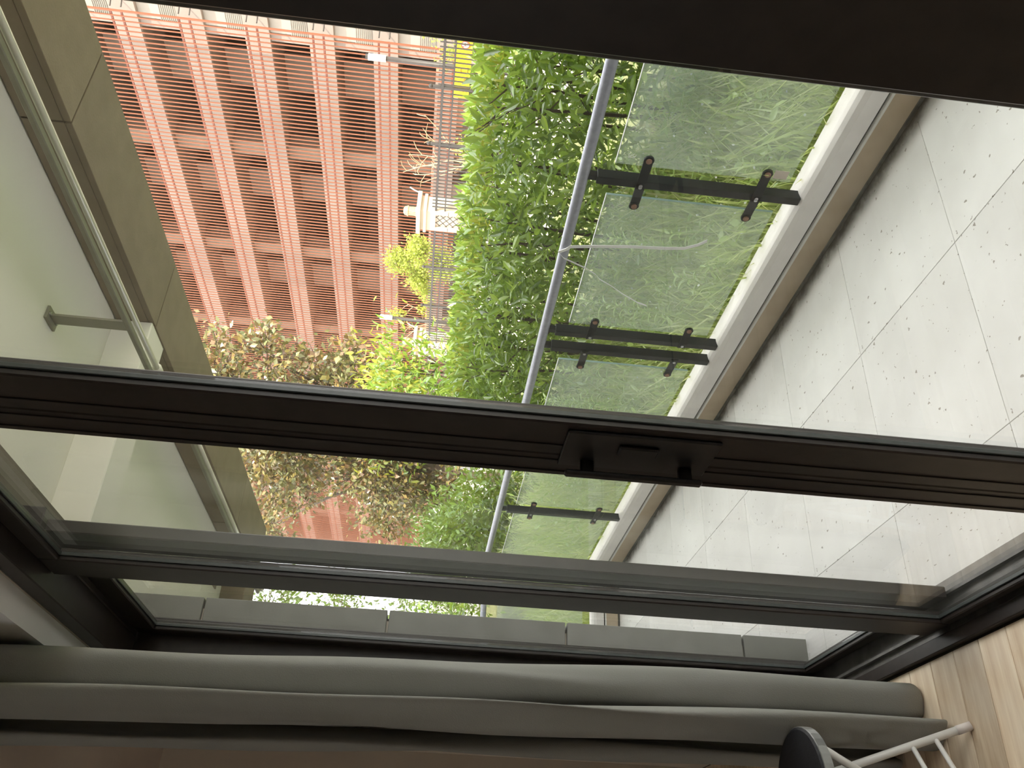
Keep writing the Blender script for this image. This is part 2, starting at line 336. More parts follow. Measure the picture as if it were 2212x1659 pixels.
for (x0, x1, z0, z1) in ((-2.6, -2.54, 1.0, 2.2), (-1.06, -1.0, 1.0, 2.2), (-1.83, -1.77, 1.06, 2.14), (-2.54, -1.06, 1.0, 1.06), (-2.54, -1.06, 2.14, 2.2)): box('added_window_frame', 'trim_white', wn, x0, x1, -4.6, -4.53, z0, z1)
for (x0, x1) in ((-2.54, -1.83), (-1.77, -1.06)): box('pane', 'door_glass', wn, x0, x1, -4.57, -4.564, 1.06, 2.14)
t = box('ceiling', 'room_ceiling', None, -4.62, 3.32, -4.62, 0.893, 2.59, 2.72); tag(t, 'dim brown room ceiling over the window', 'ceiling', kind='structure')
fl = box('floor', 'joint_dark', None, -4.62, 3.32, -4.62, 0.893, -0.12, -0.004); tag(fl, 'pale brown wooden plank floor of the room', 'floor', kind='structure')
PW = 0.118
pm = boxmesh('plank', PW-0.0025, 1.2, 0.012, 'wood_plank', bevel=0.0012)
i = 0; xx = -4.4
while xx < 1.2:
    off = (0.0, 0.55, 0.25, 0.85)[i % 4]; y = 0.655-0.6+off*0.0
    y1 = 0.655; first = 1.2-0.9*off*0.6
    shared('plank', pm, fl, (xx, y1-first/2, -0.002), scale=(1, first/1.2, 1)); yy = y1-first
    for q in range(2):
        shared('plank', pm, fl, (xx, yy-0.6-0.0015, -0.002)); yy -= 1.203
    xx += PW; i += 1

# ================================================================== sliding glass door: four leaves in a dark frame
FZ = 2.452
fr = empty('trim_1', (-1.36, 0.73, 0), 'dark brown outer frame and floor track around the glass doors', 'door frame', kind='structure')
box('jamb', 'frame_brown', fr, -3.14, -3.075, 0.662, 0.835, 0.0, FZ, 0.003)
box('jamb', 'frame_brown', fr, 0.355, 0.42, 0.662, 0.835, 0.0, FZ, 0.003)
box('head', 'frame_brown', fr, -3.075, 0.355, 0.662, 0.762, 2.398, FZ, 0.003)
for xa, xb in ((-3.14, -2.13), (-0.60, 0.42)): box('head', 'frame_brown', fr, xa, xb, 0.7625, 0.835, 2.398, 2.485, 0.003)
box('sill', 'frame_brown', fr, -3.075, 0.355, 0.662, 0.700, 0.0, 0.022, 0.002)
box('sill_base', 'track_grey', fr, -3.075, 0.355, 0.700, 0.835, 0.0, 0.012)
for yy in (0.727, 0.793): box('track', 'track_grey', fr, -3.075, 0.355, yy-0.004, yy+0.004, 0.012, 0.026)
def leaf_door(name, label, x0, x1, y0, y1, sl, sr, zb=0.028, zt=2.394, rb=0.040, rt=0.069):
    """one framed glass leaf between x0 (left) and x1 (right)"""
    d = empty(name, ((x0+x1)/2, (y0+y1)/2, zb), label, 'glass door', kind='structure')
    box('stile', 'frame_brown', d, x0, x0+sl, y0, y1, zb, zt, 0.003)
    box('stile', 'frame_brown', d, x1-sr, x1, y0, y1, zb, zt, 0.003)
    box('bottom_rail', 'frame_brown', d, x0+sl, x1-sr, y0, y1, zb, zb+rb, 0.003)
    box('top_rail', 'frame_brown', d, x0+sl, x1-sr, y0, y1, zt-rt, zt, 0.003)
    gy = y0+0.0215; b = 0.005; xa, xb, za, zc = x0+sl, x1-sr, zb+rb, zt-rt       # glass sits in a shallow recess behind a slim bead
    for (p, q, m_, n_) in ((xa, xa+b, za, zc), (xb-b, xb, za, zc), (xa+b, xb-b, za, za+b), (xa+b, xb-b, zc-b, zc)):
        box('glazing_bead', 'bead_grey', d, p, q, gy-0.009, gy, m_, n_, 0.001)
    box('pane', 'door_glass', d, xa+0.001, xb-0.001, gy+0.0002, gy+0.006, za+0.001, zc-0.001)
    return d
dA = leaf_door('door_1', 'glass door leaf left of the handle with the big hazy pane', -2.280, -1.3705, 0.710, 0.744, 0.117, 0.084, rb=0.026, rt=0.050)
dC = leaf_door('door_2', 'glass door leaf right of the handle showing the brick-red building', -1.3695, -0.420, 0.710, 0.744, 0.1135, 0.112, rb=0.026, rt=0.050)
dB = leaf_door('door_3', 'narrow-looking glass door leaf beside the curtain', -3.073, -2.146, 0.776, 0.810, 0.062, 0.114)
dD = leaf_door('door_4', 'glass door leaf at the far right edge', -0.586, 0.353, 0.776, 0.810, 0.114, 0.062)
# raised ribs along the meeting stiles, pull handle with its plate
for xx in (-1.4375, -1.392, -1.335): box('rib', 'frame_brown', dA if xx < -1.37 else dC, xx-0.0035, xx+0.0035, 0.7075, 0.712, 0.05, 2.38, 0.001)
hd = empty('pull_handle', (-1.34, 0.70, 0.95), 'black pull handle with long grip on the middle door stile', 'handle')
G().box(-1.398, -1.272, 0.703, 0.710, 0.945, 1.215).obj('plate', 'handle_black', hd, 0.002)
G().box(-1.383, -1.366, 0.672, 0.682, 0.955, 1.205).obj('grip', 'handle_black', hd, 0.003)
for zz in (0.985, 1.165): G().box(-1.381, -1.368, 0.680, 0.704, zz-0.012, zz+0.012).obj('standoff', 'handle_black', hd, 0.002)
G().box(-1.330, -1.300, 0.695, 0.704, 1.05, 1.12).obj('latch', 'handle_black', hd, 0.003)

# ================================================================== our building outside: stone wall, balcony
ew = empty('wall_outside', (-3.2, 0.93, 0), 'stone-clad outside wall beside the glass door', 'wall', kind='structure')
box('core', 'joint_dark', ew, -12.0, -3.16, 0.894, 0.908, -0.3, 6.0)
box('core', 'joint_dark', ew, 0.44, 2.4, 0.894, 0.908, -0.3, 6.0)
box('core', 'joint_dark', ew, -3.16, 0.44, 0.894, 0.908, 2.50, 6.0)
zs = [-0.02, 0.245, 0.91, 1.56, 2.21, 2.486]
for a, b in zip(zs[:-1], zs[1:]):      # reveal of the door opening and wall face, course by course
    box('stone_panel', 'stone_pier', ew, -3.150, -3.120, 0.838, 0.928, a+0.004, b-0.004, 0.002)
    for xa, xb in ((-4.25, -3.152), (-5.35, -4.255), (-6.24, -5.355)):
        box('stone_panel', 'stone_pier', ew, xa, xb, 0.908, 0.928, a+0.004, b-0.004, 0.002)
for xa, xb in ((-3.118, -1.93), (-1.926, -0.7), (-0.696, 0.42)): box('stone_panel', 'stone_lintel', ew, xa, xb, 0.763, 0.928, 2.486, 2.512, 0.002)
for xa, xb in ((-6.24, -5.07), (-5.064, -4.02), (-4.016, -2.99), (-2.986, -1.93), (-1.926, -0.7), (-0.696, 0.42)): box('stone_panel', 'stone_beam', ew, xa, xb, 0.908, 0.928, 2.514, 2.76, 0.002)

bf = box('floor_balcony', 'tile_joint', None, -6.2, 6.0, 0.836, 2.262, -0.15, -0.006); tag(bf, 'pale stone-tiled balcony floor with diagonal-looking grid of joints', 'balcony floor', kind='structure')
TP = 0.599
tm = boxmesh('tile', TP-0.0022, TP-0.0022, 0.02, 'tile_stone', bevel=0.0008)
xs_lines = [-1.7635 - TP*k for k in range(-6, 8)]
for xl in xs_lines:
    for (ya, yb) in ((0.838, 1.112), (1.112, 1.711), (1.711, 2.258)):
        x0, x1 = max(xl-TP, -6.19), xl
        if x1-x0 < 0.05: continue
        shared('tile', tm, bf, ((x0+x1)/2, (ya+yb)/2, -0.010), scale=((x1-x0)/TP, (yb-ya)/TP, 1))

# curb under the railing: riser, lip, groove, rounded top; along the front and back along the far end
cu = empty('curb', (-3, 2.31, 0), 'low rounded white concrete curb carrying the glass railing', 'curb', kind='structure')
def curb_run(p0, p1, along_x):
    def prof(cs):     # list of (offset outward, z)
        g = G()
        for p in (p0, p1):
            for (o_, z) in cs: g.v.append((p, 2.26+o_, z) if along_x else (-6.19-o_, p, z))
        n = len(cs)
        for j in range(n): g.f.append((j, (j+1) % n, n+(j+1) % n, n+j))
        g.f += [tuple(range(n))[::-1], tuple(range(n, 2*n))]; return g
    prof([(0, -0.01), (0, 0.100), (0.06, 0.100), (0.06, -0.01)]).obj('riser', 'curb_riser', cu)
    prof([(-0.006, 0.101), (-0.006, 0.109), (0.06, 0.109), (0.06, 0.101)]).obj('lip', 'curb_lip', cu)
    prof([(0.012, 0.109), (0.012, 0.119), (0.06, 0.119), (0.06, 0.109)]).obj('groove', 'grime', cu)
    prof([(0.0, 0.119), (-0.001, 0.172), (0.006, 0.192), (0.020, 0.203), (0.04, 0.207), (0.112, 0.205), (0.122, 0.19), (0.124, -0.2), (0.06, -0.2), (0.06, 0.119)]).obj('coping', 'curb_plaster', cu, smooth=False)
    gr = prof([(-0.003, -0.004), (-0.003, 0.012), (0.0, 0.014), (0.0, -0.004)]).obj('dirt_line', 'grime', cu)
curb_run(6.0, -6.314, True); curb_run(2.262, 0.929, False)

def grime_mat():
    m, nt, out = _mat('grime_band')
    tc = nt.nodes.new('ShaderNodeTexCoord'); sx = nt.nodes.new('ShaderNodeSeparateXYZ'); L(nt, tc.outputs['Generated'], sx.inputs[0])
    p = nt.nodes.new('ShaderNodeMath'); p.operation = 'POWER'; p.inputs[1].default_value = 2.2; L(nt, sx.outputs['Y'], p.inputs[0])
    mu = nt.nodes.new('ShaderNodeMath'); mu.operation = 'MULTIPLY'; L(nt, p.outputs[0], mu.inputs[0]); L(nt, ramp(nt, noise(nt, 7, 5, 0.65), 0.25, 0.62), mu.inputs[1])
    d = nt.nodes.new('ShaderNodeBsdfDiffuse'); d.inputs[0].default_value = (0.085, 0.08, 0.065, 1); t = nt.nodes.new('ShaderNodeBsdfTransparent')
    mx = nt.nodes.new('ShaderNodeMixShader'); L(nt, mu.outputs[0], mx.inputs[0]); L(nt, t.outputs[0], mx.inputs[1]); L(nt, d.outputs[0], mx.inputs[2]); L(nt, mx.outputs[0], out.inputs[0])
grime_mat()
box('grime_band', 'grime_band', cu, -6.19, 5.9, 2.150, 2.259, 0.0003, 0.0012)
# railing
POSTS = [0.686-0.0, -0.283, -1.252, -2.2195, -3.1885, -3.3175, -4.2865, -5.2555, -6.2245]
PANELS = [(-0.225, 0.628), (-1.194, -0.341), (-2.142, -1.31), (-3.118, -2.300), (-4.229, -3.420), (-5.152, -4.345), (-6.140, -5.310)]
hr = G().tube([(0.9, 2.292, 1.004), (-3, 2.292, 1.004), (-6.262, 2.292, 1.004)], 0.0215, 14).obj('handrail', 'rail_grey', None, smooth=True)
tag(hr, 'long round grey metal handrail along the front of the balcony', 'handrail')
hr2 = G().tube([(-6.262, 2.2705, 1.004), (-6.262, 0.93, 1.004)], 0.0215, 14).obj('handrail', 'rail_grey', None, smooth=True)
tag(hr2, 'short grey handrail across the far end of the balcony', 'handrail')
names = ['rightmost of all', 'second from the right', 'hidden behind the right dark stile', 'nearest one in view with four clamp arms',
         'right one of the close pair', 'left one of the close pair', 'hidden behind the middle door stile', 'between the last two front glass panels', 'standing at the far corner']
for k, X in enumerate(POSTS):
    p = empty('railing_post', (X, 2.29, 0.203), 'dark square railing post, ' + names[k], 'post', 'dark posts of the balcony railing')
    box('shaft', 'post_dark', p, X-0.0175, X+0.0175, 2.268, 2.312, 0.200, 0.955, 0.002)
    box('neck', 'post_dark', p, X-0.012, X+0.012, 2.280, 2.304, 0.955, 0.985)
    arms = []
    for (a, b) in PANELS:
        if 0 < a-X < 0.12: arms.append((1, a))
        if 0 < X-b < 0.12: arms.append((-1, b))
    for sgn, e in arms:
        for zz in (0.795, 0.365):
            tipx = e + sgn*0.035
            c = G().strip([(X-sgn*0.012, 2.264, zz), (X+sgn*0.016, 2.264, zz), (e-sgn*0.012, 2.277, zz-0.004), (tipx, 2.279, zz-0.004)], (0, 0, 1), 0.034, (0, 1, 0), 0.005).obj('clamp_arm', 'post_dark', p)
            g = G().tube([(tipx, 2.282, zz-0.004), (tipx, 2.274, zz-0.004)], 0.019, 12).obj('clamp_disc', 'post_dark', p)
            G().tube([(tipx, 2.275, zz-0.004), (tipx, 2.269, zz-0.004)], 0.011, 10).obj('washer', 'washer_rust', g)
            G().tube([(X+sgn*0.004, 2.264, zz), (X+sgn*0.004, 2.257, zz)], 0.007, 8).obj('bolt', 'bolt_steel', p)
gl_names = ['rightmost, out by the corner', 'second from the right edge', 'behind the right dark stile with the etched mark', 'crossed by a white plastic strap',
            'left of the close pair of posts', 'just left of the middle door stile', 'at the far corner of the balcony front']
for k, (a, b) in enumerate(PANELS):
    d = empty('glass_panel', ((a+b)/2, 2.29, 0.27), 'greenish glass railing panel ' + gl_names[k], 'glass panel', 'glass panels of the balcony railing')
    box('pane', 'rail_glass', d, a, b, 2.284, 2.294, 0.268, 0.902)
    box('polished_edge', 'glass_edge', d, b, b+0.0004, 2.2842, 2.2938, 0.268, 0.902)
    box('polished_edge', 'curb_lip', d, a, b, 2.2835, 2.2945, 0.902, 0.9035)
    if k == 2:
        st = box('sticker', 'sticker_tan', d, a+0.012, a+0.05, 2.2825, 2.2838, 0.285, 0.335)
        # tiny etched mark: two rings and a bar
        gm = G()
        for (ox, oz) in ((0.045, 0.86), (0.045, 0.845)):
            gm.tube([(a+ox+0.006*math.cos(q*math.pi/5), 2.2836, oz+0.006*math.sin(q*math.pi/5)) for q in range(9)], 0.0011, 5)
        gm.box(a+0.033, a+0.0355, 2.283, 2.2838, 0.842, 0.866); gm.obj('etched_mark', 'sign_white', d)
ge_ = empty('glass_panel', (-6.262, 1.6, 0.27), 'greenish glass railing panel across the far end of the balcony', 'glass panel')
box('pane', 'rail_glass', ge_, -6.267, -6.257, 1.25, 2.17, 0.268, 0.902)
box('polished_edge', 'glass_edge', ge_, -6.2675, -6.2565, 2.17, 2.1706, 0.268, 0.902)
p = empty('railing_post', (-6.262, 1.19, 0.203), 'dark square railing post beside the house wall at the far end', 'post', 'dark posts of the balcony railing')
box('shaft', 'post_dark', p, -6.284, -6.240, 1.17, 1.205, 0.2, 0.955, 0.002); box('neck', 'post_dark', p, -6.274, -6.25, 1.176, 1.2, 0.955, 0.985)
# white plastic strap looped over the handrail
st = G().strip([(-2.467, 2.262, 0.470), (-2.497, 2.262, 0.500), (-2.525, 2.263, 0.545), (-2.540, 2.266, 0.62), (-2.552, 2.266, 0.76), (-2.570, 2.264, 0.90), (-2.583, 2.262, 0.985)], (0.96, 0, 0.2), 0.016, (0, 1, 0), 0.002)
st2 = [(-2.583, 2.264, 0.985), (-2.60, 2.262, 1.0), (-2.63, 2.268, 1.028), (-2.655, 2.262, 1.005), (-2.675, 2.258, 0.955), (-2.700, 2.256, 0.900), (-2.735, 2.258, 0.855), (-2.765, 2.262, 0.835), (-2.800, 2.262, 0.780), (-2.850, 2.262, 0.715), (-2.900, 2.264, 0.640), (-2.915, 2.266, 0.600)]
st.strip(st2, (0.75, 0, 0.6), 0.014, (0, 1, 0), 0.002)
o = st.obj('plastic_strap', 'strap_white'); tag(o, 'white plastic strap hanging in two tails from the handrail', 'strap')

# balcony ceiling, beam, crossbeam
t = box('ceiling_balcony', 'balcony_plaster', None, -5.97, 6.0, 0.91, 2.30, 2.762, 2.95); tag(t, 'pale plaster balcony ceiling', 'ceiling', kind='structure')
be = empty('beam_front', (-3, 2.13, 2.61), 'tan stone-clad beam along the front of the balcony ceiling', 'beam', kind='structure')
box('core', 'joint_dark', be, -5.965, 6.0, 1.985, 2.285, 2.622, 2.763)
box('upper_facade', 'stone_beam', be, -5.965, 6.0, 2.285, 2.31, 2.622, 3.6)
jl = [5.9, 4.86, 3.82, 2.76, 1.71, 0.66, -0.39, -0.88, -1.925, -2.985, -4.02, -5.06, -5.97]
for a, b in zip(jl[:-1], jl[1:]):
    box('soffit_panel', 'stone_beam', be, b+0.0035, a-0.0035, 1.966, 2.292, 2.608, 2.630, 0.0015)
    box('face_panel', 'stone_beam', be, b+0.0035, a-0.0035, 1.966, 1.986, 2.631, 2.757, 0.0015)
cb = box('beam_cross', 'balcony_plaster', None, -3.14, -2.95, 0.93, 1.964, 2.612, 2.7635, 0.004); tag(cb, 'plain plaster crossbeam under the balcony ceiling', 'beam', kind='structure')
ce = box('beam_cross_end', 'stone_beam', None, -5.97, -5.66, 0.93, 1.964, 2.608, 2.7635, 0.004); tag(ce, 'stone crossbeam at the far end of the balcony ceiling', 'beam', kind='structure')
def rod(label, x0, x1, y, hangers):
    r = empty('drying_rod', (x0, y, 2.5), label, 'drying rod', 'drying rods under the balcony ceiling')
    G().tube([(x0, y, 2.497), (x1, y+0.012, 2.497)], 0.0105, 12).obj('pole', 'rod_pale', r, smooth=True)
    G().box(min(x0, x1)+0.02, max(x0, x1), y-0.034, y-0.012, 2.498, 2.516).obj('channel', 'rod_plate', r, 0.003)
    e = G().tube([(x1+0.01, y+0.012, 2.497), (x1-0.02, y+0.012, 2.497)], 0.018, 12).obj('end_cap', 'rod_pale', r, smooth=True)
    for hx in hangers:
        box('hanger', 'rod_plate', r, hx-0.026, hx+0.026, y-0.030, y-0.022, 2.50, 2.758)
        pl = box('ceiling_plate', 'rod_plate', r, hx-0.042, hx+0.042, y-0.05, y-0.002, 2.752, 2.7615, 0.001)
        for s in (-1, 1): G().tube([(hx+s*0.030, y-0.026, 2.753), (hx+s*0.030, y-0.026, 2.746)], 0.006, 8).obj('screw', 'bolt_steel', pl)
rod('pale metal drying rod with end cap under the balcony ceiling', 0.4, -2.83, 1.668, (-0.9, -2.50))
rod('second drying rod further along the balcony ceiling', -3.30, -5.6, 1.738, (-5.45,))

# ================================================================== curtains and stool
def curtain(name, label, plan, z0, z1, lean, hem):
    """plan: folded line on the floor; the cloth gathers towards the top by lean"""
    pts = [Vector((*q, 0)) for q in plan]; sm = []
    for i in range(len(pts)-1):      # Catmull-Rom through the fold line
        p0, p1, p2, p3 = pts[max(i-1, 0)], pts[i], pts[i+1], pts[min(i+2, len(pts)-1)]
        for s in range(6):
            t = s/6; sm.append(0.5*((2*p1)+(p2-p0)*t+(2*p0-5*p1+4*p2-p3)*t*t+(3*p1-p0-3*p2+p3)*t**3))
    sm.append(pts[-1]); nz = 40; g = G()
    for k in range(nz+1):
        f = k/nz
        for i, q in enumerate(sm):
            zb = z0 + hem(i/len(sm)); z = zb + (z1-zb)*f
            wob = 0.006*math.sin(7.0*f+i*0.35)+0.004*math.sin(17*f+i*0.2)
            g.v.append((q.x + lean[0]*f + wob*0.5, q.y + lean[1]*f*(0.3+0.7*f) + wob*(0.35+0.65*math.sin(math.pi*f)), z))
    n = len(sm)
    for k in range(nz):
        for i in range(n-1): g.f.append((k*n+i, k*n+i+1, (k+1)*n+i+1, (k+1)*n+i))
    me = g.mesh(name, smooth=True); me.materials.append(M('curtain_grey')); o = bpy.data.objects.new(name, me); COL.objects.link(o)
    md = o.modifiers.new('cloth', 'SOLIDIFY'); md.thickness = 0.0025; md.offset = 0
    return tag(o, label, 'curtain', 'grey curtains at the glass door')
curtain('curtain', 'grey fabric curtain gathered in deep folds beside the stool',
        [(-3.02, 0.645), (-2.78, 0.640), (-2.58, 0.635), (-2.455, 0.622), (-2.405, 0.592), (-2.402, 0.555), (-2.43, 0.520), (-2.50, 0.515), (-2.47, 0.505), (-2.37, 0.500), (-2.295, 0.489), (-2.305, 0.470), (-2.335, 0.447),
         (-2.375, 0.428), (-2.46, 0.445), (-2.55, 0.468), (-2.62, 0.470), (-2.60, 0.445), (-2.56, 0.425), (-2.58, 0.408), (-2.66, 0.410), (-2.78, 0.440), (-2.90, 0.47), (-3.05, 0.52), (-3.12, 0.58)],
        0.012, 2.585, (0.0, -0.062), lambda t: 0.006*math.sin(t*19))
curtain('curtain', 'grey curtain edge at the right behind the dark stile',
        [(-0.335, 0.640), (-0.30, 0.60), (-0.24, 0.645), (-0.17, 0.60), (-0.10, 0.645), (-0.03, 0.60), (0.05, 0.645), (0.13, 0.60), (0.22, 0.64), (0.30, 0.60)], 0.015, 2.585, (0.0, -0.062), lambda t: 0.004*math.sin(t*23))

SX, SY, SH = -2.285, 0.295, 0.452
so = empty('folding_stool', (SX, SY, 0), 'folding stool with round black seat and white crossed legs', 'stool')
seat = G().lathe((SX, SY, SH-0.026), [(0.135, 0.0), (0.149, 0.004), (0.150, 0.022), (0.144, 0.026), (0.10, 0.030), (0.02, 0.031)], 40).obj('seat', 'stool_black', so, smooth=False)
G().lathe((SX, SY, SH-0.030), [(0.146, 0.0), (0.1525, 0.002), (0.1525, 0.0245), (0.1505, 0.0255)], 40).obj('seat_rim', 'stool_rim', so, smooth=False)
cdir, wdir = Vector((0.82, 0.57, 0)), Vector((0.57, -0.82, 0)); C0 = Vector((SX, SY, 0))
def leg(a0, a1, b):
    p0 = C0 + cdir*a0 + wdir*b + Vector((0, 0, 0.018)); p1 = C0 + cdir*a1 + wdir*b + Vector((0, 0, SH-0.030))
    l = G().tube([p0, p1], 0.0105, 12).obj('leg', 'stool_white', so, smooth=True)
    d = (p1-p0).normalized(); G().tube([p0-d*0.016, p0+d*0.022], 0.0118, 12).obj('foot_cap', 'rubber_pale', l, smooth=True); return p0, p1
FO = 0.150
la = leg(FO, -0.09, -0.095); lb = leg(FO, -0.09, 0.095); lc = leg(-FO, 0.09, -0.078); ld = leg(-FO, 0.09, 0.078)
for (u, v) in ((la, lb), (lc, ld)):
    for f in (0.17, 0.30): G().tube([u[0].lerp(u[1], f), v[0].lerp(v[1], f)], 0.0065, 10).obj('rung', 'stool_white', so, smooth=True)
    G().tube([u[1], v[1]], 0.008, 10).obj('cross_bar', 'stool_white', so, smooth=True)

# ================================================================== garden: bank, grass, weeds, hedge
def bank_z(x, y):
    t = np.clip((np.asarray(y)-2.42)/0.85, 0, 1); s = t*t*(3-2*t); e = 0.03+0.40*s
    f = np.clip((np.asarray(y)-6.6)/0.8, 0, 1); e = e*(1-f)
    return e
g = G(); xsr = np.arange(-16, 7.01, 0.5); ysr = list(np.arange(2.385, 7.6, 0.2))
for y in ysr:
    for x in xsr: g.v.append((x, y, float(bank_z(x, y)) + 0.02*math.sin(x*3.1+y*5)))
n = len(xsr)
for j in range(len(ysr)-1):
    for i in range(n-1): g.f.append((j*n+i, j*n+i+1, (j+1)*n+i+1, (j+1)*n+i))
t = g.obj('ground_bank', 'soil', None, smooth=True); tag(t, 'earth bank rising behind the balcony curb', 'soil', kind='structure')
t = box('ground_side', 'soil', None, -16, -6.32, -8, 2.385, -0.5, 0.02); tag(t, 'earth beyond the far end of the balcony', 'soil', kind='structure')
t = box('ground_street', 'pavement', None, -160, 60, 7.3, 90, -0.4, -0.02); tag(t, 'sunlit pale pavement between hedge and fence', 'pavement', kind='structure')

def grass(name, n, xr, yr, hr_, label, zf):
    x = rng.uniform(*xr, n); y = rng.uniform(*yr, n); h = rng.uniform(*hr_, n)*(0.6+0.8*rng.random(n)); z = zf(x, y)
    a = rng.uniform(0, 2*math.pi, n); b = h*rng.uniform(0.15, 0.75, n); wdt = rng.uniform(0.003, 0.008, n)
    dx, dy = np.cos(a), np.sin(a); sx, sy = -dy*wdt, dx*wdt
    P = np.stack([np.stack([x-sx, y-sy, z-0.02], 1), np.stack([x+sx, y+sy, z-0.02], 1),
                  np.stack([x+dx*b*.3-sx*.8, y+dy*b*.3-sy*.8, z+h*.6], 1), np.stack([x+dx*b*.3+sx*.8, y+dy*b*.3+sy*.8, z+h*.6], 1),
                  np.stack([x+dx*b, y+dy*b, z+h*.92], 1)], 1).reshape(-1, 3)
    k = np.arange(n)*5; F = np.concatenate([np.stack([k, k+1, k+3, k+2], 1).ravel().reshape(-1, 4)]); T = np.stack([k+2, k+3, k+4], 1)
    me = bpy.data.meshes.new(name); me.from_pydata(P.tolist(), [], F.tolist()+T.tolist()); me.materials.append(M('leaf_grass')); me.update()
    o = put(bpy.data.objects.new(name, me), None); return tag(o, label, 'grass', kind='stuff')
grass('long_grass', 26000, (-9.0, 0.3), (2.40, 3.15), (0.10, 0.34), 'long green grass on the bank behind the glass railing', bank_z)
grass('long_grass', 5000, (-9.5, -6.36), (0.99, 2.40), (0.12, 0.4), 'long grass beyond the far end of the balcony', lambda x, y: 0.02+0*x)
# broad-leaved ground weeds filling the bank
n = 9000; x = rng.uniform(-8.5, 0.2, n); y = rng.uniform(2.42, 3.2, n); P = np.stack([x, y, bank_z(x, y)+rng.uniform(0.0, 0.34, n)*rng.random(n)], 1)
o = leaves('ground_weeds', P, rnd_dirs(n, 0.9), rnd_dirs(n, 1.6), rng.uniform(0.03, 0.085, n), rng.uniform(0.010, 0.030, n), 'leaf_weed', None); tag(o, 'low leafy weeds among the grass on the bank', 'weeds')
n = 700; x = rng.uniform(-7, 0, n); y = rng.uniform(2.45, 3.1, n); P = np.stack([x, y, bank_z(x, y)+rng.uniform(0.10, 0.36, n)], 1)
o = leaves('wild_flowers', P, rnd_dirs(n, 0.6), rnd_dirs(n, 1.0), rng.uniform(0.008, 0.018, n), rng.uniform(0.007, 0.014, n), 'flower_white', None, fine=False); tag(o, 'tiny white wild flowers dotted in the grass', 'flowers')

def weed(x, y, h, lean, label, nl=46, ll=0.095, z0=None):
    z0 = float(bank_z(x, y)) if z0 is None else z0
    r = empty('tall_weed', (x, y, z0), label, 'weed', 'tall narrow-leaved weeds behind the railing')
    pts = [(x+lean[0]*f*f, y+lean[1]*f*f, z0-0.02+h*f) for f in (0, .25, .5, .75, 1)]
    G().tube(pts, [0.004, 0.0035, 0.003, 0.0025, 0.0015], 5).obj('stem', 'leaf_weed', r)
    f = np.linspace(0.25, 1.0, nl); a = np.arange(nl)*2.4+rng.random()*6
    P = np.stack([x+lean[0]*f*f, y+lean[1]*f*f, z0-0.02+h*f], 1); D = np.stack([np.cos(a), np.sin(a), 0.35+0.75*f**3], 1)
    leaves('foliage', P, D, np.tile([0, 0, 1.0], (nl, 1))+rng.normal(size=(nl, 3))*0.15, ll*(0.7+0.5*rng.random(nl))*(1.15-0.5*f), np.full(nl, 0.014)*(0.8+0.4*rng.random(nl)), 'leaf_weed', r, droop=0.35)
WEEDS = [(-6.02, 2.58, 1.12, (0.02, 0.02), 'tall leafy weed rising above the handrail near the far corner'), (-4.30, 2.58, 0.80, (0.02, 0.0), 'bushy weed beside the handrail at the middle door stile'),
         (-4.12, 2.62, 0.72, (0.05, 0.03), 'weed leaning out between handrail and third glass panel'), (-4.45, 2.66, 0.74, (-0.03, 0.02), 'weed behind the middle door stile'),
         (-3.40, 2.60, 0.80, (0.03, 0.02), 'leafy weed behind the close pair of posts'), (-3.62, 2.64, 0.62, (0.02, 0.02), 'short weed left of the close pair of posts'),
         (-3.02, 2.70, 0.62, (0.03, 0.0), 'weed tip behind the strapped glass panel'), (-2.66, 2.76, 0.60, (0.02, 0.02), 'weed under the plastic strap'),
         (-2.42, 2.95, 0.55, (0.0, 0.0), 'weed right beneath the nearest handrail stretch'), (-5.60, 2.66, 0.72, (0.03, 0.02), 'weed behind the second last glass panel'),
         (-5.05, 2.62, 0.80, (0.02, 0.03), 'weed just left of the middle door stile'), (-2.05, 2.85, 0.58, (0.05, 0.02), 'weed behind the etched glass panel')]
for wv in WEEDS: weed(*wv[:4], wv[4])

for q in range(54):
    wx, wy = random.uniform(-6.3, -1.5), random.uniform(2.48, 3.02)
    weed(wx, wy, random.uniform(0.22, 0.42), (random.uniform(-.06, .06), random.uniform(-.04, .04)), 'small leafy weed among the long grass behind the glass panels', nl=26, ll=random.uniform(0.07, 0.11))
